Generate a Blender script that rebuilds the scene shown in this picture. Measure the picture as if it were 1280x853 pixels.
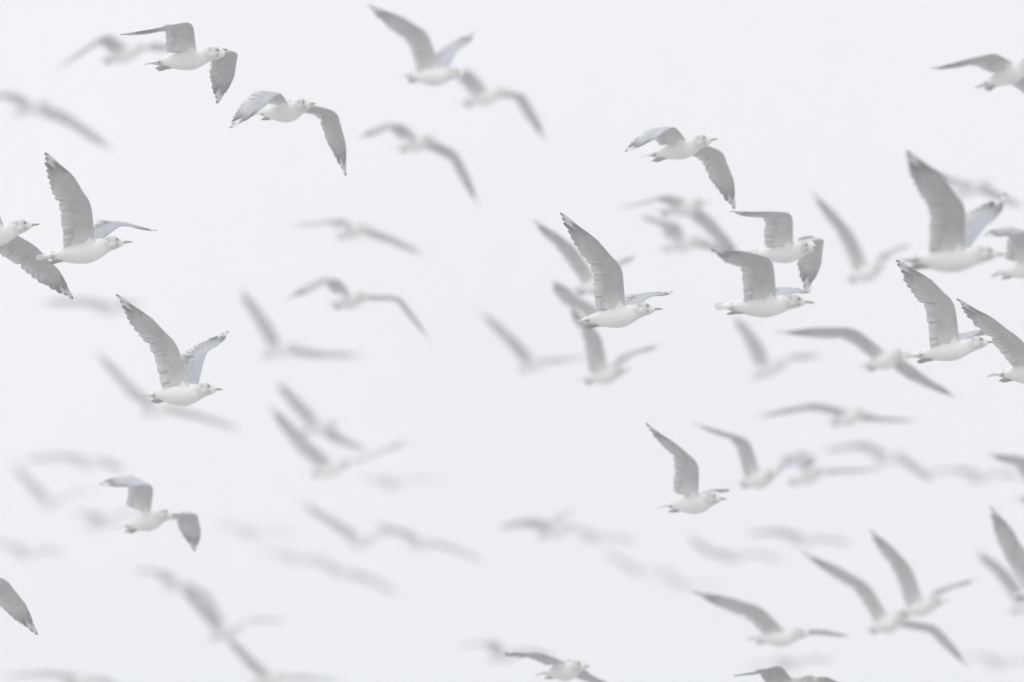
import bpy, math, random
from mathutils import Vector, Matrix, Quaternion

scene = bpy.context.scene
for o in list(bpy.data.objects):
    bpy.data.objects.remove(o, do_unlink=True)
COL = scene.collection
R = math.radians

# ------------------------------------------------------------------ camera
LENS, SENSOR, PITCH = 400.0, 36.0, R(9.0)
CAM = Vector((0, 0, 1.6))
RIGHT = Vector((1, 0, 0))
FWD = Vector((0, math.cos(PITCH), math.sin(PITCH)))
UPC = Vector((0, -math.sin(PITCH), math.cos(PITCH)))
FPX = 1280 * LENS / SENSOR                      # focal length in photo pixels
cam_d = bpy.data.cameras.new('camera')
cam_d.lens, cam_d.sensor_width = LENS, SENSOR
cam_d.clip_start, cam_d.clip_end = 0.5, 5000
cam_d.dof.use_dof = True
cam_d.dof.focus_distance = 50.5
cam_d.dof.aperture_fstop = 2.8
cam = bpy.data.objects.new('camera', cam_d)
cam.location = CAM
cam.rotation_euler = (R(90) + PITCH, 0, 0)
COL.objects.link(cam)
scene.camera = cam

# ------------------------------------------------------------------ sky
SUN_EL, SUN_ROT = R(48), R(200)
world = bpy.data.worlds.new('World')
scene.world = world
world.use_nodes = True
wn, wl = world.node_tree.nodes, world.node_tree.links
wn.clear()
w_out = wn.new('ShaderNodeOutputWorld')
w_bg = wn.new('ShaderNodeBackground')
sky = wn.new('ShaderNodeTexSky')
sky.sky_type = 'NISHITA'
sky.sun_disc = False
sky.sun_elevation, sky.sun_rotation = SUN_EL, SUN_ROT
sky.air_density, sky.dust_density = 1.0, 6.0
# thick overcast: grey-white cloud, a little brighter towards the zenith
tc = wn.new('ShaderNodeTexCoord')
sep = wn.new('ShaderNodeSeparateXYZ')
mr = wn.new('ShaderNodeMapRange')
mr.inputs['From Min'].default_value, mr.inputs['From Max'].default_value = 0, 1
mr.inputs['To Min'].default_value, mr.inputs['To Max'].default_value = 6.9, 12.5
ov = wn.new('ShaderNodeVectorMath'); ov.operation = 'SCALE'
ov.inputs[0].default_value = (0.985, 0.996, 1.024)
mix = wn.new('ShaderNodeMix'); mix.data_type = 'RGBA'
mix.inputs[0].default_value = 0.93
wl.new(tc.outputs['Generated'], sep.inputs[0])
wl.new(sep.outputs['Z'], mr.inputs['Value'])
cn = wn.new('ShaderNodeTexNoise')
cn.inputs['Scale'].default_value, cn.inputs['Detail'].default_value = 11.0, 2.0
cm = wn.new('ShaderNodeMapRange')
cm.inputs['From Min'].default_value, cm.inputs['From Max'].default_value = 0.25, 0.75
cm.inputs['To Min'].default_value, cm.inputs['To Max'].default_value = 0.90, 1.10
ml = wn.new('ShaderNodeMath'); ml.operation = 'MULTIPLY'
wl.new(tc.outputs['Generated'], cn.inputs['Vector'])
wl.new(cn.outputs[0], cm.inputs['Value'])
wl.new(mr.outputs[0], ml.inputs[0]); wl.new(cm.outputs[0], ml.inputs[1])
wl.new(ml.outputs[0], ov.inputs['Scale'])
wl.new(sky.outputs[0], mix.inputs[6])
wl.new(ov.outputs[0], mix.inputs[7])
wl.new(mix.outputs[2], w_bg.inputs['Color'])
w_bg.inputs['Strength'].default_value = 0.10
wl.new(w_bg.outputs[0], w_out.inputs[0])

# ------------------------------------------------------------------ sun behind the cloud
sun_d = bpy.data.lights.new('sun', 'SUN')
sun_d.energy, sun_d.angle, sun_d.color = 0.6, R(25), (1.0, 0.97, 0.93)
sun = bpy.data.objects.new('sun', sun_d)
sd = Vector((math.sin(SUN_ROT) * math.cos(SUN_EL), math.cos(SUN_ROT) * math.cos(SUN_EL), math.sin(SUN_EL)))
sun.rotation_euler = sd.to_track_quat('Z', 'Y').to_euler()
sun.location = (0, 0, 60)
COL.objects.link(sun)

# ------------------------------------------------------------------ exposure, render settings
vs = scene.view_settings
vs.view_transform, vs.look, vs.exposure, vs.gamma = 'Standard', 'None', 0.32, 1.0
vs.use_curve_mapping = False
cy = scene.cycles
cy.max_bounces, cy.diffuse_bounces, cy.volume_bounces, cy.transmission_bounces = 10, 4, 5, 6
cy.use_denoising = True
try:
    cy.denoiser = 'OPENIMAGEDENOISE'
except Exception:
    pass

# ------------------------------------------------------------------ materials
def new_mat(name):
    m = bpy.data.materials.new(name)
    m.use_nodes = True
    n, l = m.node_tree.nodes, m.node_tree.links
    return m, n, l, n['Principled BSDF']

def ramp(n, stops):
    r = n.new('ShaderNodeValToRGB')
    el = r.color_ramp.elements
    while len(el) < len(stops):
        el.new(0.5)
    for e, (p, c) in zip(el, stops):
        e.position = p
        e.color = (*c, 1) if len(c) == 3 else c
    return r

def noise(n, l, coord, scale, detail=3, stretch=None):
    t = n.new('ShaderNodeTexNoise')
    t.inputs['Scale'].default_value = scale
    t.inputs['Detail'].default_value = detail
    if stretch:
        mp = n.new('ShaderNodeMapping')
        mp.inputs['Scale'].default_value = stretch
        l.new(coord, mp.inputs[0])
        l.new(mp.outputs[0], t.inputs['Vector'])
    else:
        l.new(coord, t.inputs['Vector'])
    return t

def mixc(n, l, fac, a, b):
    m = n.new('ShaderNodeMix'); m.data_type = 'RGBA'
    for sock, v in ((m.inputs[0], fac), (m.inputs[6], a), (m.inputs[7], b)):
        if isinstance(v, bpy.types.NodeSocket):
            l.new(v, sock)
        elif isinstance(v, tuple):
            sock.default_value = (*v, 1)
        else:
            sock.default_value = v
    return m.outputs[2]

def math_n(n, l, op, a, b=None):
    m = n.new('ShaderNodeMath'); m.operation = op
    for i, v in enumerate((a, b)):
        if v is None:
            continue
        if isinstance(v, bpy.types.NodeSocket):
            l.new(v, m.inputs[i])
        else:
            m.inputs[i].default_value = v
    return m.outputs[0]

def body_material(name, white, streak, streak_amt):
    m, n, l, p = new_mat(name)
    ra = n.new('ShaderNodeAttribute'); ra.attribute_name = 'rest'
    co = ra.outputs['Vector']
    sx = n.new('ShaderNodeSeparateXYZ'); l.new(co, sx.inputs[0])
    # winter streaks on nape and crown
    nz = noise(n, l, co, 90, 4, (0.4, 1, 1))
    st = ramp(n, [(0.34, (.22, .22, .22)), (0.62, (1, 1, 1))]); l.new(nz.outputs[0], st.inputs[0])
    band = ramp(n, [(0.0, (0, 0, 0)), (0.12, (0, 0, 0)), (0.52, (1, 1, 1)), (0.70, (.7, .7, .7)), (0.96, (.1, .1, .1))])
    mx = n.new('ShaderNodeMapRange')
    mx.inputs['From Min'].default_value, mx.inputs['From Max'].default_value = 0.035, 0.175
    l.new(sx.outputs['X'], mx.inputs['Value']); l.new(mx.outputs[0], band.inputs[0])
    hz = n.new('ShaderNodeMapRange')
    hz.inputs['From Min'].default_value, hz.inputs['From Max'].default_value = -0.050, 0.018
    l.new(sx.outputs['Z'], hz.inputs['Value'])
    f = math_n(n, l, 'MULTIPLY', st.outputs[0], band.outputs[0])
    f = math_n(n, l, 'MULTIPLY', f, hz.outputs[0])
    f = math_n(n, l, 'MULTIPLY', f, streak_amt)
    # broad uneven tone of the plumage
    nb = noise(n, l, co, 14, 3)
    tone = ramp(n, [(0.35, tuple(c * .90 for c in white)), (0.65, white)]); l.new(nb.outputs[0], tone.inputs[0])
    # grey mantle on the back between the wings
    mt = n.new('ShaderNodeMapRange')
    mt.inputs['From Min'].default_value, mt.inputs['From Max'].default_value = 0.016, 0.026
    l.new(sx.outputs['Z'], mt.inputs['Value'])
    mb = ramp(n, [(0.0, (0, 0, 0)), (0.2, (0, 0, 0)), (0.34, (1, 1, 1)), (0.72, (1, 1, 1)), (0.8, (0, 0, 0))])
    mbx = n.new('ShaderNodeMapRange')
    mbx.inputs['From Min'].default_value, mbx.inputs['From Max'].default_value = -0.17, 0.12
    l.new(sx.outputs['X'], mbx.inputs['Value']); l.new(mbx.outputs[0], mb.inputs[0])
    fm = math_n(n, l, 'MULTIPLY', mt.outputs[0], mb.outputs[0])
    c = mixc(n, l, fm, tone.outputs[0], (0.36, 0.38, 0.40))
    c = mixc(n, l, f, c, streak)
    # dark smudge in front of and round the eye
    ax = n.new('ShaderNodeVectorMath'); ax.operation = 'ABSOLUTE'; l.new(co, ax.inputs[0])
    sb = n.new('ShaderNodeVectorMath'); sb.operation = 'DISTANCE'
    l.new(ax.outputs[0], sb.inputs[0]); sb.inputs[1].default_value = (0.142, 0.022, 0.013)
    er = n.new('ShaderNodeMapRange')
    er.inputs['From Min'].default_value, er.inputs['From Max'].default_value = 0.014, 0.004
    l.new(sb.outputs['Value'], er.inputs['Value'])
    c = mixc(n, l, math_n(n, l, 'MULTIPLY', er.outputs[0], 0.8), c, (0.16, 0.15, 0.14))
    l.new(c, p.inputs['Base Color'])
    p.inputs['Roughness'].default_value = 0.85
    p.inputs['Specular IOR Level'].default_value = 0.15
    fb = noise(n, l, co, 220, 3, (0.3, 1, 1))
    bp = n.new('ShaderNodeBump'); bp.inputs['Strength'].default_value = 0.35; bp.inputs['Distance'].default_value = 0.002
    l.new(fb.outputs[0], bp.inputs['Height']); l.new(bp.outputs[0], p.inputs['Normal'])
    return m

def wing_material(name, base, edge, dark, trans):
    """base = plumage, edge = secondaries' rim, dark = primary tips. Attributes made with the feathers:
    tip = where a primary is black, pale = white rim or mirror spot."""
    m, n, l, p = new_mat(name)
    co = n.new('ShaderNodeTexCoord').outputs['Object']
    nb = noise(n, l, co, 30, 4)
    tone0 = ramp(n, [(0.3, tuple(c * .84 for c in base)), (0.7, tuple(min(1, c * 1.10) for c in base))])
    l.new(nb.outputs[0], tone0.inputs[0])
    oi = n.new('ShaderNodeObjectInfo')          # each bird's plumage is a little paler or darker
    rv = n.new('ShaderNodeMapRange')
    rv.inputs['To Min'].default_value, rv.inputs['To Max'].default_value = 0.86, 1.22
    l.new(oi.outputs['Random'], rv.inputs['Value'])
    tone = n.new('ShaderNodeVectorMath'); tone.operation = 'SCALE'
    l.new(tone0.outputs[0], tone.inputs[0]); l.new(rv.outputs[0], tone.inputs['Scale'])
    at = n.new('ShaderNodeAttribute'); at.attribute_name = 'tip'
    ap = n.new('ShaderNodeAttribute'); ap.attribute_name = 'pale'
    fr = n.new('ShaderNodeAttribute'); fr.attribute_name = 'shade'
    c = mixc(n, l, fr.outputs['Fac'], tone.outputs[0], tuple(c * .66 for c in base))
    c = mixc(n, l, at.outputs['Fac'], c, dark)
    c = mixc(n, l, ap.outputs['Fac'], c, edge)
    l.new(c, p.inputs['Base Color'])
    p.inputs['Roughness'].default_value = 0.8
    p.inputs['Specular IOR Level'].default_value = 0.15
    nf = noise(n, l, co, 160, 3)
    bp = n.new('ShaderNodeBump'); bp.inputs['Strength'].default_value = 0.3; bp.inputs['Distance'].default_value = 0.0015
    l.new(nf.outputs[0], bp.inputs['Height']); l.new(bp.outputs[0], p.inputs['Normal'])
    tr = n.new('ShaderNodeBsdfTranslucent'); l.new(c, tr.inputs['Color'])
    ms = n.new('ShaderNodeMixShader'); ms.inputs[0].default_value = trans
    l.new(p.outputs[0], ms.inputs[1]); l.new(tr.outputs[0], ms.inputs[2])
    l.new(ms.outputs[0], n['Material Output'].inputs['Surface'])
    return m

def plain(name, col, rough, var=0.15, scale=80):
    m, n, l, p = new_mat(name)
    co = n.new('ShaderNodeTexCoord').outputs['Object']
    nz = noise(n, l, co, scale, 3)
    r = ramp(n, [(0.3, tuple(c * (1 - var) for c in col)), (0.7, tuple(min(1, c * (1 + var)) for c in col))])
    l.new(nz.outputs[0], r.inputs[0]); l.new(r.outputs[0], p.inputs['Base Color'])
    p.inputs['Roughness'].default_value = rough
    return m

M = {
    'body': body_material('white plumage', (0.86, 0.845, 0.815), (0.13, 0.112, 0.098), 0.92),
    'young': body_material('brown flecked plumage', (0.46, 0.41, 0.37), (0.16, 0.13, 0.11), 1.0),
    'upper': wing_material('grey upper wing', (0.40, 0.42, 0.45), (0.82, 0.82, 0.82), (0.015, 0.015, 0.015), 0.14),
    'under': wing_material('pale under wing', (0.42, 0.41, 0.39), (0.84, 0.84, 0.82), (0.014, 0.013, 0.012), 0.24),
    'young_upper': wing_material('brown upper wing', (0.20, 0.17, 0.145), (0.42, 0.38, 0.34), (0.04, 0.034, 0.03), 0.08),
    'young_under': wing_material('brown under wing', (0.17, 0.145, 0.13), (0.36, 0.32, 0.29), (0.04, 0.034, 0.03), 0.08),
    'tail': wing_material('white tail', (0.84, 0.84, 0.83), (0.82, 0.82, 0.82), (0.05, 0.05, 0.05), 0.72),
    'foot': plain('grey brown foot', (0.105, 0.095, 0.075), 0.55),
    'eye': plain('dark eye', (0.012, 0.010, 0.010), 0.12),
}
m, n, l, p = new_mat('yellow grey bill')
co = n.new('ShaderNodeTexCoord').outputs['Object']
sx = n.new('ShaderNodeSeparateXYZ'); l.new(co, sx.inputs[0])
mx = n.new('ShaderNodeMapRange')
mx.inputs['From Min'].default_value, mx.inputs['From Max'].default_value = 0.164, 0.205
l.new(sx.outputs['X'], mx.inputs['Value'])
rp = ramp(n, [(0.0, (0.20, 0.19, 0.15)), (0.45, (0.32, 0.27, 0.14)), (0.68, (0.08, 0.07, 0.06)), (0.88, (0.36, 0.28, 0.13))])
l.new(mx.outputs[0], rp.inputs[0]); l.new(rp.outputs[0], p.inputs['Base Color'])
p.inputs['Roughness'].default_value = 0.4
M['bill'] = m

# ------------------------------------------------------------------ ground: snow field, unseen below the frame, added to throw light up at the flock
def bounce_ground():
    m, n, l, p = new_mat('bounce snow')
    co = n.new('ShaderNodeTexCoord').outputs['Object']
    a = noise(n, l, co, 0.05, 5); b = noise(n, l, co, 2.0, 5)
    r = ramp(n, [(0.3, (0.26, 0.26, 0.265)), (0.7, (0.42, 0.42, 0.425))])
    l.new(a.outputs[0], r.inputs[0]); l.new(r.outputs[0], p.inputs['Base Color'])
    p.inputs['Roughness'].default_value = 0.75
    bp = n.new('ShaderNodeBump'); bp.inputs['Strength'].default_value = 0.4; bp.inputs['Distance'].default_value = 0.1
    l.new(b.outputs[0], bp.inputs['Height']); l.new(bp.outputs[0], p.inputs['Normal'])
    N, S = 48, 600.0
    vs, fs = [], []
    rng = random.Random(3)
    for j in range(N + 1):
        for i in range(N + 1):
            x, y = (i / N - .5) * S, (j / N - .5) * S + 60
            z = 0.25 * math.sin(x * .031 + 1) * math.sin(y * .027) + rng.uniform(-.04, .04)
            if math.hypot(x, y) < 15:
                z = -0.02
            vs.append((x, y, z))
    for j in range(N):
        for i in range(N):
            q = j * (N + 1) + i
            fs.append((q, q + 1, q + N + 2, q + N + 1))
    me = bpy.data.meshes.new('ground')
    me.from_pydata(vs, [], fs); me.materials.append(m)
    me.polygons.foreach_set('use_smooth', [True] * len(fs))
    o = bpy.data.objects.new('ground', me)
    o['kind'] = 'structure'
    COL.objects.link(o)
bounce_ground()

# ------------------------------------------------------------------ gull geometry (metres; x forward, y left, z up)
TAB = [  # x, top, bottom, half width
    (0.170, 0.009, -0.005, 0.006), (0.165, 0.017, -0.010, 0.011), (0.157, 0.0255, -0.015, 0.0175), (0.143, 0.0335, -0.020, 0.0230),
    (0.127, 0.0370, -0.024, 0.0265), (0.108, 0.0350, -0.028, 0.0280), (0.088, 0.0310, -0.035, 0.0305), (0.062, 0.031, -0.046, 0.038),
    (0.030, 0.034, -0.056, 0.046), (0.000, 0.035, -0.060, 0.050), (-0.030, 0.034, -0.057, 0.049), (-0.060, 0.030, -0.050, 0.044),
    (-0.090, 0.024, -0.041, 0.037), (-0.118, 0.018, -0.032, 0.030), (-0.142, 0.013, -0.024, 0.025), (-0.162, 0.009, -0.017, 0.020),
    (-0.180, 0.004, -0.010, 0.013), (-0.190, 0.000, -0.005, 0.006)]

def cubic(p0, p1, p2, p3, t):
    return 0.5 * ((2 * p1) + (-p0 + p2) * t + (2 * p0 - 5 * p1 + 4 * p2 - p3) * t * t + (-p0 + 3 * p1 - 3 * p2 + p3) * t ** 3)

RINGS = []
for k in range(len(TAB) - 1):
    a = TAB[max(0, k - 1)]; b = TAB[k]; c = TAB[k + 1]; d = TAB[min(len(TAB) - 1, k + 2)]
    for t in (0, .5):
        RINGS.append(tuple(cubic(a[i], b[i], c[i], d[i], t) for i in range(4)))
RINGS.append(TAB[-1])
SEG = 20

class MB:
    def __init__(self):
        self.v, self.f, self.m = [], [], []
        self.tip, self.pale, self.shade = {}, {}, {}
        self.rest = None
    def vert(self, p, tip=0, pale=0, shade=0):
        i = len(self.v); self.v.append(tuple(p))
        if tip: self.tip[i] = tip
        if pale: self.pale[i] = pale
        if shade: self.shade[i] = shade
        return i
    def face(self, idx, mat=0):
        self.f.append(tuple(idx)); self.m.append(mat)
    def mesh(self, name, mats, attrs=False, smooth=True):
        me = bpy.data.meshes.new(name)
        me.from_pydata(self.v, [], self.f)
        for mt in mats:
            me.materials.append(mt)
        me.polygons.foreach_set('material_index', self.m)
        me.polygons.foreach_set('use_smooth', [smooth] * len(self.f))
        if attrs:
            for nm, dct in (('tip', self.tip), ('pale', self.pale), ('shade', self.shade)):
                at = me.attributes.new(nm, 'FLOAT', 'POINT')
                arr = [0.0] * len(self.v)
                for i, x in dct.items():
                    arr[i] = x
                at.data.foreach_set('value', arr)
        if self.rest:
            at = me.attributes.new('rest', 'FLOAT_VECTOR', 'POINT')
            at.data.foreach_set('vector', [x for p in self.rest for x in p])
        me.update()
        return me

def rot_to(a, b, v):
    return a.rotation_difference(b) @ v

SH_X = 0.048
def shoulder(side):
    return Vector((SH_X, side * 0.039, 0.020))

def wing_path(S, W, T, fwd, view):
    """Leading edge from shoulder over wrist to tip as stations (point, tangent, chord dir, arm part 0..1 / hand part 1..2)."""
    a = (W - S).normalized(); h = (T - W).normalized()
    c = -fwd - a * (-fwd).dot(a)
    if c.length < 0.25:
        alt = Vector((-.6, 0, -.4)); c = alt - a * alt.dot(a)
    c.normalize()
    ch = rot_to(a, h, c)
    pts = []
    A = S.lerp(W, .72); B = W.lerp(T, .16)
    for k in range(7):
        t = k / 7 * .72
        pts.append((S.lerp(W, t), t))
    for k in range(6):
        t = k / 5
        q = A * (1 - t) ** 2 + W * (2 * t * (1 - t)) + B * t ** 2
        pts.append((q, (.72 + .28 * t * 2) if t < .5 else 1 + (t - .5) * .32))
    Lh = (T - W).length
    for k in range(1, 10):
        t = .16 + .84 * k / 9
        bow = -ch * (0.055 * Lh * math.sin(math.pi * t) )
        pts.append((W.lerp(T, t) + bow * min(1, (t - .16) * 4), 1 + t))
    st = []
    nh = h.cross(ch).normalized()                 # a hand feathered into the airstream is rolled a little on its own axis
    lean = nh.dot(view)
    tw = 0.0
    if abs(lean) < .3:
        tw = R(26) * (1 - abs(lean) / .3)
        n2 = Quaternion(h, tw) @ nh
        if abs(n2.dot(view)) < abs(lean):
            tw = -tw
    for i, (q, u) in enumerate(pts):
        q0 = pts[max(0, i - 1)][0]; q1 = pts[min(len(pts) - 1, i + 1)][0]
        tg = (q1 - q0).normalized()
        cc = rot_to(a, tg, c)
        if tw and u > .8:
            cc = Quaternion(tg, tw * min(1, (u - .8) / .5)) @ cc
        st.append((q, tg, cc, u))
    return st, a, h, c, ch

def lerp(a, b, t):
    return a + (b - a) * t

def sample(st, u):
    for i in range(len(st) - 1):
        if st[i][3] <= u <= st[i + 1][3]:
            d = st[i + 1][3] - st[i][3]
            t = (u - st[i][3]) / d if d else 0
            return (st[i][0].lerp(st[i + 1][0], t), st[i][1].lerp(st[i + 1][1], t).normalized(), st[i][2].lerp(st[i + 1][2], t).normalized())
    return st[-1][0], st[-1][1], st[-1][2]

def head_matrix(yaw, pitch):
    piv = Vector((.088, 0, .002))
    return Matrix.Translation(piv) @ Matrix.Rotation(yaw, 4, 'Z') @ Matrix.Rotation(pitch, 4, 'Y') @ Matrix.Translation(-piv)

def body_mesh(paths, mat, girth, yaw, pitch):
    mb = MB()
    nr = len(RINGS)
    grid = []
    for (x, tp, bt, w) in RINGS:
        zc, rz = (tp + bt) / 2, (tp - bt) / 2
        row = []
        for j in range(SEG):
            f = 2 * math.pi * j / SEG
            g = 1 + (girth - 1) * max(0, min(1, (.11 - x) / .04))
            row.append(mb.vert((x, w * g * math.cos(f), (zc + rz * math.sin(f)) * g)))
        grid.append(row)
    i0 = min(range(nr), key=lambda i: abs(RINGS[i][0] - 0.047))
    holes = {}
    for side, j0 in ((1, 1), (-1, 6)):
        for i in range(i0, i0 + 3):
            for j in range(j0, j0 + 3):
                holes[(i, j)] = side
    for i in range(nr - 1):
        for j in range(SEG):
            if (i, j) in holes:
                continue
            k = (j + 1) % SEG
            mb.face((grid[i][j], grid[i + 1][j], grid[i + 1][k], grid[i][k]))
    mb.face(grid[0]); mb.face(list(reversed(grid[-1])))
    # the arm grows out of the shoulder opening in the same surface
    for side, j0 in ((1, 1), (-1, 6)):
        loop = [grid[i0][j] for j in range(j0, j0 + 3)] + [grid[i][j0 + 3] for i in range(i0, i0 + 3)] + \
               [grid[i0 + 3][j] for j in range(j0 + 3, j0, -1)] + [grid[i][j0] for i in range(i0 + 3, i0, -1)]
        st = paths[side][0]
        n_ = len(loop)
        prev = loop
        first = True
        for u, r in ((.10, .0105), (.24, .007), (.45, .0045), (.7, .0038), (.92, .003), (1.12, .002), (1.3, .001)):
            q, tg, cc = sample(st, u)
            nn = tg.cross(cc).normalized()
            ctr = q + cc * (.022 if u < 1 else .014) + nn * (side * .0024)
            if first:
                mid = sum((Vector(mb.v[i]) for i in loop), Vector()) / n_
                angs = [math.atan2((Vector(mb.v[i]) - mid).dot(nn), (Vector(mb.v[i]) - mid).dot(cc)) for i in loop]
                s = sum(math.sin(angs[(k + 1) % n_] - angs[k]) for k in range(n_))
                sg = 1 if s > 0 else -1
                a0 = math.atan2(sum(math.sin(angs[k] - sg * 2 * math.pi * k / n_) for k in range(n_)),
                                sum(math.cos(angs[k] - sg * 2 * math.pi * k / n_) for k in range(n_)))
                first = False
            ring = [mb.vert(ctr + cc * (r * math.cos(a0 + sg * 2 * math.pi * k / n_)) + nn * (r * math.sin(a0 + sg * 2 * math.pi * k / n_))) for k in range(n_)]
            for k in range(n_):
                k2 = (k + 1) % n_
                mb.face((prev[k2], prev[k], ring[k], ring[k2]))
            prev = ring
        mb.face(list(reversed(prev)))
    mb.rest = [p if i < nr * SEG else (p[0], p[1], -.01) for i, p in enumerate(mb.v)]
    for i in range(nr * SEG):                       # turn the head on the neck
        p = Vector(mb.v[i])
        t = max(0.0, min(1.0, (p.x - .066) / .054)); t = t * t * (3 - 2 * t)
        if t:
            mb.v[i] = tuple(head_matrix(yaw * t, pitch * t) @ p)
    return mb.mesh('body', [mat])

def feather(mb, base, d, n, length, width, curl=0.03, top=0, bot=1, tip_from=None, mirror=None, endpale=0.0, shade=0.0, roll=0.0):
    """one closed, slightly curved blade; n is the wing's upper side"""
    d = d.normalized()
    s = d.cross(n).normalized(); n = s.cross(d).normalized()
    if roll:
        qn = Quaternion(d, roll); s = qn @ s; n = qn @ n
    prof = [(0.0, .55), (.22, .92), (.45, 1.0), (.66, 1.0), (.80, .96), (.91, .82), (.972, .55), (1.0, .16)]
    rows = []
    for t, w in prof:
        ctr = base + d * (length * t) + n * (curl * length * t * t)
        tp = 0.0
        if tip_from is not None:
            tp = max(0.0, min(1.0, (t - tip_from) / .12))
        pl = 0.0
        if mirror is not None and abs(t - mirror) < .06:
            pl = 0.9
        if endpale:
            pl = max(pl, endpale * max(0.0, min(1.0, (t - .40) / .5)) ** 1.2)
        hw = width * w * .5
        e1 = mb.vert(ctr - s * hw, tp, pl, shade)
        up = mb.vert(ctr + n * .0012, tp, pl, shade * .6)
        e2 = mb.vert(ctr + s * hw * .8, tp, pl, shade)
        lo = mb.vert(ctr - n * .0012, tp, pl, shade * .6)
        rows.append((e1, up, e2, lo))
    for r0, r1 in zip(rows, rows[1:]):
        for k, mt in ((0, top), (1, top), (2, bot), (3, bot)):
            k2 = (k + 1) % 4
            mb.face((r0[k], r0[k2], r1[k2], r1[k]), mt)
    mb.face(tuple(reversed(rows[0])), bot); mb.face(rows[-1], bot)

def airfoil(q, th):
    return 5 * th * (.2969 * math.sqrt(q) - .126 * q - .3516 * q * q + .2843 * q ** 3 - .1036 * q ** 4)

QS = [0, .04, .14, .32, .55, .8, 1.0]

def wing_mesh(path, side, rng, S, young=False):
    st, a, h, c, ch = path
    mb = MB()
    T = st[-1][0]
    sgn = side            # upper normal = chord x span for the left wing, flipped for the right
    def up_of(tg, cc):
        return tg.cross(cc).normalized() * (1 if side < 0 else -1) * -1
    # which way is 'up' for this wing: dorsal side at the root
    test = up_of(a, c)
    flip = 1
    # covert sleeve round the arm and hand
    stations = [-.16, 0, .15, .3, .45, .6, .75, .88, 1.0, 1.08, 1.18, 1.3, 1.45, 1.6, 1.74]
    rows = []
    for u in stations:
        if u < 0:
            q, tg, cc = st[0][0] + (st[0][0] - st[1][0]).normalized() * .022, st[0][1], st[0][2]
        else:
            q, tg, cc = sample(st, u)
        nn = up_of(tg, cc)
        if u <= 1:
            chord, th = lerp(.104, .082, max(0, u)), lerp(.20, .12, max(0, u))
        else:
            chord, th = lerp(.082, .012, ((u - 1) / .74) ** .8), lerp(.12, .16, u - 1)
        up, lo = [], []
        for qq in QS:
            yt = airfoil(qq, th) * chord
            cam_ = chord * .16 * qq * (1 - qq)
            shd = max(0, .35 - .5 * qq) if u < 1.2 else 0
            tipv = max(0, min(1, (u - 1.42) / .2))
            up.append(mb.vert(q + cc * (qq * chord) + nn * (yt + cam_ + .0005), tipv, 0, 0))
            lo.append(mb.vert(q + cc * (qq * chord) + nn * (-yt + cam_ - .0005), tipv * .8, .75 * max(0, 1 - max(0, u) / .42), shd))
        rows.append((up, lo))
    for (u0, l0), (u1, l1) in zip(rows, rows[1:]):
        for k in range(len(QS) - 1):
            mb.face((u0[k], u0[k + 1], u1[k + 1], u1[k]), 0)
            mb.face((l0[k + 1], l0[k], l1[k], l1[k + 1]), 1)
        mb.face((u0[0], u1[0], l1[0], l0[0]), 1)
        mb.face((u0[-1], l0[-1], l1[-1], u1[-1]), 0)
    for up, lo in (rows[0], rows[-1]):
        mb.face(up + list(reversed(lo)), 1)
    # secondaries and tertials
    ns = 15
    for k in range(ns):
        u = -0.06 + 1.04 * k / (ns - 1)
        q, tg, cc = sample(st, max(0.0, u))
        if u < 0:
            q = q - tg * .012
        nn = up_of(tg, cc)
        d = cc + tg * lerp(-.10, .22, k / (ns - 1)) + Vector((rng.uniform(-.03, .03), rng.uniform(-.03, .03), rng.uniform(-.03, .03)))
        ln = lerp(.092, .088, k / (ns - 1)) * rng.uniform(.96, 1.04)
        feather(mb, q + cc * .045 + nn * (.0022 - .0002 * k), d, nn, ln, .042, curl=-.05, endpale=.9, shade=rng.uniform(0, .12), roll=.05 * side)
    # primaries
    npr = 10
    W0 = st[9][0]
    Lh = (T - W0).length
    for k in range(npr):
        f = k / (npr - 1)
        v = 1.0 + .30 * f
        q, tg, cc = sample(st, v)
        hh = (T - q).normalized()
        cx = rot_to(tg, hh, cc)
        nn = up_of(hh, cx)
        # feather tips lie on the hand's trailing edge, a shallow curve from the inner corner out to the point
        base_u = sample(st, 1.0)
        c0 = base_u[0] + (base_u[2] + base_u[1] * .25).normalized() * .130
        g = f ** .86
        tipp = c0.lerp(T, g) + cx * (.018 * math.sin(math.pi * g)) + hh * (rng.uniform(-.010, .010))
        off = .036 * (1 - f) ** .8 + .004
        d = tipp - (q + cx * off)
        ln = d.length
        if k == npr - 1:
            d = T - q; ln = d.length
        black = None
        mir = None
        if k >= 3:
            black = lerp(.86, .52, (k - 3) / 6)
        if k >= 8:
            mir = .86
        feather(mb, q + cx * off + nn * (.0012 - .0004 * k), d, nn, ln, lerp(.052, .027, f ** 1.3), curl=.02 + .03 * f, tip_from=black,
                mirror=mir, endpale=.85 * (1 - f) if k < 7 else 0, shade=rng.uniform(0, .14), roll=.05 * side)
    return mb.mesh('wing', [M['young_upper'], M['young_under']] if young else [M['upper'], M['under']], True)

def tail_mesh(spread, tilt):
    mb = MB()
    n = 10
    for k in range(n):
        t = k / (n - 1) * 2 - 1
        d = Vector((-1, t * spread, -.05))
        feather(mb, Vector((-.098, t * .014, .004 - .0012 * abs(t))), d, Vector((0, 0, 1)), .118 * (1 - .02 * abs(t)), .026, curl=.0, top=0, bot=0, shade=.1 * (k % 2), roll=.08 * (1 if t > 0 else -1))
    q = Matrix.Rotation(tilt, 4, 'X')
    mb.v = [tuple(q @ Vector(p)) for p in mb.v]
    return mb.mesh('tail', [M['tail']], True)

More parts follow.
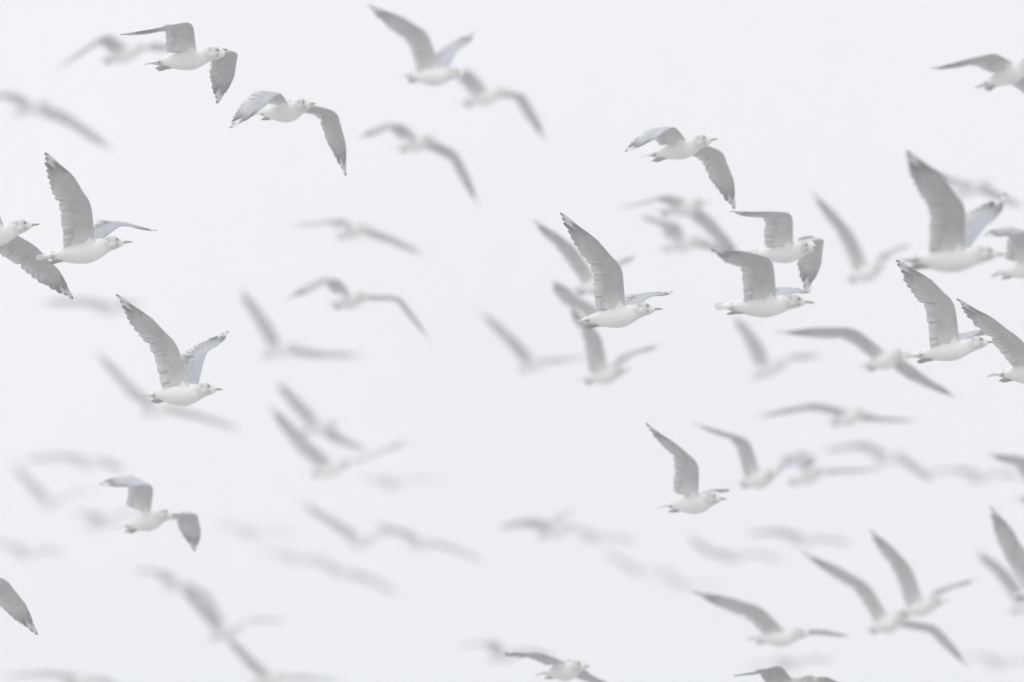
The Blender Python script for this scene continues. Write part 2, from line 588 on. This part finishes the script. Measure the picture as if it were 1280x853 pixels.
def loft(mb, rings, seg, mat=0):
    rows = []
    for (ctr, ry, rz) in rings:
        rows.append([mb.vert((ctr[0], ctr[1] + ry * math.cos(2 * math.pi * j / seg), ctr[2] + rz * math.sin(2 * math.pi * j / seg))) for j in range(seg)])
    for a, b in zip(rows, rows[1:]):
        for j in range(seg):
            k = (j + 1) % seg
            mb.face((a[j], b[j], b[k], a[k]), mat)
    mb.face(rows[0], mat); mb.face(list(reversed(rows[-1])), mat)

def bill_mesh():
    mb = MB()   # upper mandible with a slightly hooked tip, lower mandible under it
    loft(mb, [((.160, 0, .0045), .0058, .0050), ((.172, 0, .0036), .0046, .0040), ((.184, 0, .0020), .0034, .0031), ((.196, 0, .0004), .0026, .0027),
              ((.205, 0, -.0018), .0016, .0022), ((.2085, 0, -.0044), .0008, .0012)], 10)
    loft(mb, [((.160, 0, -.0030), .0050, .0030), ((.175, 0, -.0027), .0038, .0024), ((.190, 0, -.0031), .0028, .0021), ((.200, 0, -.0036), .0014, .0012)], 8)
    return mb.mesh('bill', [M['bill']])

def eye_mesh(side):
    mb = MB()
    loft(mb, [((.142 - .0062 + k * .00248, side * .0212, .0135), .0058 * math.sin(math.pi * (.06 + .88 * k / 5)), .0060 * math.sin(math.pi * (.06 + .88 * k / 5))) for k in range(6)], 10)
    return mb.mesh('eye', [M['eye']])

def foot_mesh(side):
    mb = MB()   # tucked shank and folded web under the tail
    y = side * .012
    loft(mb, [((-.084, y, -.034), .0050, .0050), ((-.104, y, -.0345), .0036, .0040), ((-.118, y, -.0335), .0038, .0042), ((-.126, y, -.033), .0060, .0056),
              ((-.138, y * 1.1, -.033), .0080, .0062), ((-.150, y * 1.2, -.034), .0082, .0050), ((-.157, y * 1.2, -.035), .0045, .0024)], 8)
    for t in (-1, 0, 1):   # toes
        loft(mb, [((-.126, y + t * .002, -.036), .0022, .0024), ((-.144, y * 1.1 + t * .005, -.038), .0020, .0022), ((-.164, y * 1.2 + t * .006, -.037), .0010, .0010)], 6)
    return mb.mesh('foot', [M['foot']])

TAILS = [tail_mesh(a, b) for a, b in ((.22, .34), (.30, .42), (.38, .30), (.27, .38), (.36, .26))]
BILL = bill_mesh()
EYE = {1: eye_mesh(1), -1: eye_mesh(-1)}
FOOT = {1: foot_mesh(1), -1: foot_mesh(-1)}
ARM, HAND, LEN = 0.205, 0.385, 0.42

def part(name, me, parent):
    o = bpy.data.objects.new(name, me)
    COL.objects.link(o)
    o.parent = parent
    return o

def limb(p0, px, D, s, length, out_sign, kmax=1.12):
    """next joint: the photo pixel gives the direction, the bone's own length gives how far it reaches towards or away from the lens"""
    d0 = (p0 - CAM).dot(FWD)
    def at(depth):
        return CAM + RIGHT * ((px[0] - 640) / FPX * depth) + UPC * ((426.5 - px[1]) / FPX * depth) + FWD * depth
    q = at(d0)
    flat = (q - p0).length
    if flat >= length * .995:
        k = min(flat, length * kmax)
        return p0 + (q - p0).normalized() * k
    dy = math.sqrt(length ** 2 - flat ** 2) * out_sign
    for _ in range(3):
        q = at(d0 + dy)
        fl = (q - FWD * (q - CAM).dot(FWD)) - (p0 - FWD * (p0 - CAM).dot(FWD))
        dy = math.sqrt(max(0, length ** 2 - fl.length ** 2)) * out_sign
    return q

def gull(i, tail, bill, s, nW, nT, fW, fT, label, yaw=1, young=False, look=None):
    rng = random.Random(i * 7 + 1)
    D = FPX / s
    def at(px):
        return CAM + RIGHT * ((px[0] - 640) / FPX * D) + UPC * ((426.5 - px[1]) / FPX * D) + FWD * D
    pt, pb = at(tail), at(bill)
    v = pb - pt
    flat = v.length
    if flat < LEN:
        v = v + FWD * (-yaw * math.sqrt(LEN ** 2 - flat ** 2))
    fwd = v.normalized()
    mid = (pt + pb) / 2
    up = Vector((0, 0, 1)); up = (up - fwd * up.dot(fwd)).normalized()
    up = Quaternion(fwd, rng.uniform(-.14, .14)) @ up
    left = up.cross(fwd).normalized()
    rotm = Matrix((fwd, left, up)).transposed().to_4x4()
    mw = Matrix.Translation(mid + fwd * .005) @ rotm
    inv = mw.inverted()
    root = bpy.data.objects.new('gull', None)
    root.empty_display_size = .1
    root.matrix_world = mw
    COL.objects.link(root)
    root['label'], root['category'], root['group'] = label, 'gull', 'gulls of the flock'
    paths = {}
    for side, W, T in ((-1, nW, nT), (1, fW, fT)):       # right wing is the near one for a bird flying right
        S = mw @ shoulder(side)
        pw = limb(S, W, D, s, ARM, side)
        ptip = limb(pw, T, D, s, HAND, side)
        paths[side] = wing_path(inv @ S, inv @ pw, inv @ ptip, Vector((1, 0, 0)), (inv.to_3x3() @ FWD).normalized())
    hy, hp = look if look else (rng.uniform(-.16, .12), rng.uniform(-.04, .10))
    hm = head_matrix(hy, hp)
    part('body', body_mesh(paths, M['young'] if young else M['body'], rng.uniform(.95, 1.09), hy, hp), root)
    for side in (-1, 1):
        part('wing', wing_mesh(paths[side], side, rng, shoulder(side), young), root)
    part('tail', TAILS[rng.randrange(len(TAILS))], root)
    part('bill', BILL, root).matrix_local = hm
    if s >= 160:
        for side in (-1, 1):
            part('eye', EYE[side], root).matrix_local = hm
            part('foot', FOOT[side], root)
    return root

# ------------------------------------------------------------------ the flock: photo pixels of tail, bill, wrist and tip of each wing
# tail, bill, pixels per metre (gives the distance), near wrist, near tip, far wrist, far tip, label
FLOCK = [
 ((182,79),(290,65),275,(241,26),(152,46),(301,64),(271,132),'large white gull at top left, near wing bent back, far wing hanging below its bill'),
 ((122,75),(190,58),195,(134,41),(62,95),(199,53),(214,66),'smaller soft gull directly behind tail of the large top left gull'),
 ((12,140),(68,128),170,(16,115),(-30,122),(92,145),(148,195),'blurred gull near left edge below the top left pair, wing trailing down right'),
 ((318,141),(398,131),268,(350,115),(288,163),(424,140),(431,222),'white gull with dark feet, wings arched like a bow, right of the top left pair'),
 ((495,184),(548,172),205,(502,154),(448,176),(573,190),(598,260),'soft gull in upper centre left with wings arched and a long drooping right wing'),
 ((500,94),(586,92),230,(534,38),(460,8),(570,66),(594,42),'gull at top centre with near wing raised high and swept back to the left'),
 ((573,128),(640,113),195,(588,87),(556,92),(656,116),(683,180),'gull right behind and below the top centre gull, right wing curving down'),
 ((805,195),(898,173),265,(843,157),(782,193),(906,190),(918,264),'sharp gull with streaked head and bowed wings at upper right of centre'),
 ((1222,109),(1302,72),250,(1243,66),(1165,88),(1315,110),(1335,180),'gull cut by the right edge near the top, head out of view'),
 ((44,322),(166,301),290,(114,251),(57,193),(152,281),(195,291),'large white gull at left with near wing raised high and feet hanging'),
 ((-68,302),(50,281),285,(-12,236),(-70,195),(48,309),(92,376),'gull half cut by the left edge, only head and lowered right wing showing'),
 ((118,391),(166,380),150,(97,369),(42,381),(148,373),(178,384),'faint gull just below the lowered wing of the gull at the left edge'),
 ((178,494),(279,487),272,(221,427),(145,370),(257,442),(286,417),'sharp white gull at left centre with both wings raised in a V'),
 ((173,516),(222,506),160,(163,480),(108,430),(245,515),(305,540),'faint gull just under the sharp left gull with both wings raised in a V'),
 ((92,583),(132,574),140,(80,566),(22,577),(135,573),(158,592),'faint gull with flat arched wing, above the gull with two bent wings at lower left'),
 ((42,632),(84,624),130,(47,606),(15,580),(95,618),(118,612),'very faint gull low at left with near wing raised, left of the bent winged gull'),
 ((150,660),(222,640),250,(193,606),(123,608),(249,641),(243,692),'grey gull at lower left with near wing bent left and far wing folded straight down'),
 ((98,658),(152,649),140,(130,642),(92,640),(160,643),(195,640),'faint gull mostly overlapped by tail of the bent winged gull at lower left'),
 ((10,694),(54,689),135,(22,681),(-12,677),(58,684),(80,696),'very faint small gull at left edge above the dark cut off wing'),
 ((-122,738),(-16,712),270,(-72,690),(-140,705),(12,722),(47,796),'gull beyond the left edge low down, only one dark lowered wing in view'),
 ((198,736),(246,727),150,(208,714),(165,712),(262,741),(280,786),'faint gull below the bent winged gull, right wing drooping toward the gull beneath'),
 ((258,797),(305,784),170,(264,764),(226,735),(320,773),(365,777),'faint gull low at left with far wing held flat out to the right'),
 ((312,854),(366,844),170,(324,829),(280,793),(385,845),(432,855),'gull at bottom edge left of centre, near wing raised toward upper left'),
 ((75,854),(126,847),170,(57,838),(0,846),(126,846),(152,862),'gull cut by bottom edge at far left, thin arched wing'),
 ((418,293),(465,283),190,(427,274),(363,284),(490,296),(532,321),'gull gliding on nearly flat wings left of centre, above a similar darker arched gull'),
 ((413,380),(464,369),210,(422,347),(358,377),(506,370),(540,432),'gull left of centre with grey arched wings, right wing tip dark and pointing down'),
 ((323,443),(378,431),170,(338,403),(300,362),(412,441),(457,446),'pale gull between the sharp V winged left gull and the arched gull right of it'),
 ((370,540),(426,527),170,(382,506),(346,478),(432,548),(462,566),'upper of two faint overlapping gulls left of centre, near wing raised'),
 ((383,592),(446,577),180,(380,546),(336,508),(474,570),(515,551),'lower of two faint overlapping gulls left of centre, far wing tip dark'),
 ((468,609),(514,601),130,(488,597),(452,600),(522,597),(562,602),'tiny faint gull right of and below the two overlapping gulls left of centre'),
 ((430,681),(474,671),155,(426,653),(374,628),(487,664),(518,664),'left one of two faint gulls side by side in the lower centre left'),
 ((504,683),(548,675),150,(506,663),(468,655),(562,681),(612,706),'right one of two faint gulls side by side in the lower centre left'),
 ((406,718),(450,713),130,(413,705),(376,699),(466,721),(502,746),'very faint gull below the two side by side gulls in the lower centre left'),
 ((348,701),(390,696),115,(358,690),(324,689),(396,694),(428,704),'ghostly gull left of and above the very faint gull in lower centre left'),
 ((296,671),(338,666),115,(304,659),(270,656),(346,664),(376,673),'ghostly small gull right of the grey bent winged gull at lower left'),
 ((606,824),(656,815),160,(622,801),(570,808),(664,811),(700,823),'faint gull just left of the white gull at bottom centre'),
 ((676,842),(738,830),250,(676,816),(632,818),(738,843),(768,862),'white gull at bottom edge centre with near wing lifted and far wing lowered'),
 ((718,402),(827,384),285,(778,332),(700,268),(812,371),(840,368),'sharp white gull in the middle with streaked head and near wing raised high'),
 ((712,402),(786,390),210,(724,372),(693,353),(776,378),(800,372),'gull hidden behind the sharp middle gull, only a dark raised wing tip showing'),
 ((716,361),(774,351),225,(714,302),(666,277),(776,334),(794,321),'soft gull behind the raised wing of the sharp middle gull'),
 ((820,264),(888,252),205,(832,244),(774,262),(894,276),(926,326),'gull just below the sharp bow winged gull at upper right of centre'),
 ((823,309),(884,298),190,(850,280),(800,271),(898,306),(938,325),'soft gull second below the sharp bow winged gull, wings nearly flat'),
 ((888,383),(1022,376),300,(966,322),(890,314),(992,366),(1012,366),'large gull right of centre with feet showing, below the gull looking at the viewer'),
 ((930,319),(1034,307),265,(991,265),(914,267),(1033,297),(1007,368),'gull right of centre with square raised near wing and far wing hanging under its head'),
 ((1058,348),(1110,332),200,(1064,284),(1014,241),(1118,316),(1140,306),'pale gull with long soft raised wing, left of the largest gull at right'),
 ((1116,325),(1262,318),330,(1207,253),(1134,191),(1226,291),(1258,246),'largest gull at right with long pointed near wing raised and brownish head'),
 ((1192,241),(1240,228),180,(1196,225),(1165,215),(1250,241),(1280,262),'small soft gull behind the raised wing of the largest gull at right'),
 ((1243,342),(1325,326),245,(1292,290),(1230,297),(1340,320),(1370,360),'gull cut by right edge right of the largest gull, only tail and square wing showing'),
 ((1132,446),(1244,426),275,(1193,375),(1121,327),(1228,412),(1244,420),'sharp white gull at right with yellow bill and near wing raised, under the largest gull'),
 ((1238,468),(1345,458),285,(1274,421),(1196,376),(1360,430),(1400,400),'gull cut by right edge with raised curved wing, right of the yellow billed gull'),
 ((643,461),(692,448),170,(650,427),(598,388),(706,448),(738,447),'pale gull left of and below the sharp middle gull, near wing raised'),
 ((724,474),(790,461),220,(752,420),(712,385),(792,445),(825,433),'gull directly below the sharp middle gull with thin far wing pointing up right'),
 ((938,469),(986,452),180,(952,428),(918,396),(996,443),(1033,447),'faint gull below the large gull right of centre, short dark far wing'),
 ((1080,458),(1134,440),226,(1064,406),(966,418),(1156,470),(1196,500),'gull with very long thin arched wings left of the yellow billed gull'),
 ((1036,527),(1086,514),200,(1012,502),(940,524),(1098,521),(1152,528),'gull with flat dark arched near wing, below the gull with very long thin wings'),
 ((1090,576),(1134,567),160,(1074,549),(1022,566),(1140,575),(1170,606),'faint gull lower right, under the flat arched winged gull and to its right'),
 ((922,604),(976,591),220,(937,549),(866,531),(990,583),(1022,574),'gull with curved raised wing just right of the sharp lower gull with brown head'),
 ((982,602),(1036,587),190,(1024,571),(972,581),(1052,586),(1110,588),'gull with dark rounded near wing and flat far wing, between two raised wing gulls'),
 ((828,633),(910,621),258,(874,578),(806,531),(896,611),(913,615),'sharp gull with brownish head and near wing raised, lower right of centre'),
 ((1204,601),(1250,590),150,(1202,584),(1152,592),(1256,589),(1280,598),'faint gull near right edge in lower right with flat thin wing'),
 ((1268,624),(1345,608),210,(1294,574),(1236,569),(1350,590),(1380,580),'gull cut by right edge in lower right, dark flat wing in view'),
 ((668,669),(722,655),165,(664,647),(620,661),(700,643),(722,636),'faint gull at lower centre with thin wing rising to the right'),
 ((722,675),(768,669),130,(738,663),(704,659),(775,670),(802,682),'tiny faint gull at lower centre, right of the one with thin rising wing'),
 ((776,713),(820,713),120,(784,702),(752,690),(828,711),(852,722),'tiny ghostly gull lower centre, between the tiny faint gull and the arched wing at right'),
 ((836,734),(874,730),112,(846,723),(816,720),(880,728),(908,736),'ghostly tiny gull just above the long arched wing in the lower right'),
 ((936,798),(1016,791),225,(950,757),(864,741),(1034,788),(1064,798),'grey gull at lower right with long arched wing swept left'),
 ((984,680),(1030,670),150,(976,660),(928,669),(1040,672),(1072,682),'faint gull lower right with small arched wing, above the two raised wing gulls'),
 ((1084,787),(1136,770),215,(1078,716),(998,690),(1176,783),(1210,836),'gull in lower right with near wing swept left and soft far wing drooping right'),
 ((1120,766),(1184,749),220,(1138,706),(1086,663),(1186,738),(1221,726),'gull in lower right with dark raised near wing and thin straight far wing'),
 ((1262,744),(1345,731),230,(1282,688),(1238,635),(1360,700),(1390,680),'gull cut by lower right edge with dark long raised wing'),
 ((1260,763),(1312,750),185,(1262,714),(1220,689),(1330,740),(1360,745),'faint gull cut by lower right edge, under the dark raised wing gull'),
 ((1228,832),(1276,826),130,(1240,820),(1206,818),(1284,825),(1312,834),'small faint gull in bottom right corner'),
 ((940,868),(1028,849),255,(976,832),(918,847),(1036,846),(1062,868),'brown speckled young gull at bottom edge right of centre'),
 ((966,835),(1014,824),150,(974,823),(934,833),(1018,821),(1046,828),'faint gull with flat thin wings just above the brown speckled young gull'),
 ((898,701),(944,690),138,(890,688),(858,670),(954,691),(986,704),'ghostly gull above the grey gull with long arched wing at lower right'),
]
for i, b in enumerate(FLOCK):
    gull(i, *b, young=b[7].startswith('brown'), look=(R(-38), R(4)) if 'square raised near wing' in b[7] else None)

# ------------------------------------------------------------------ fog: one even box of air round camera, ground and flock
def haze():
    x0, x1, y0, y1, z0, z1 = -301, 301, -241, 361, -1.6, 34.0
    vs = [(x, y, z) for z in (z0, z1) for y in (y0, y1) for x in (x0, x1)]
    fs = [(0, 2, 3, 1), (4, 5, 7, 6), (0, 1, 5, 4), (2, 6, 7, 3), (0, 4, 6, 2), (1, 3, 7, 5)]
    me = bpy.data.meshes.new('haze')
    me.from_pydata(vs, [], fs)
    m = bpy.data.materials.new('fog'); m.use_nodes = True
    n, l = m.node_tree.nodes, m.node_tree.links
    n.clear()
    out = n.new('ShaderNodeOutputMaterial')
    pv = n.new('ShaderNodeVolumePrincipled')
    pv.inputs['Color'].default_value = (0.97, 0.975, 0.985, 1)
    pv.inputs['Density'].default_value = 0.0070
    pv.inputs['Anisotropy'].default_value = 0.2
    l.new(pv.outputs[0], out.inputs['Volume'])
    me.materials.append(m)
    o = bpy.data.objects.new('haze', me)
    o['kind'] = 'stuff'
    o['label'], o['category'] = 'pale winter fog filling the air around the flock', 'fog'
    COL.objects.link(o)
haze()
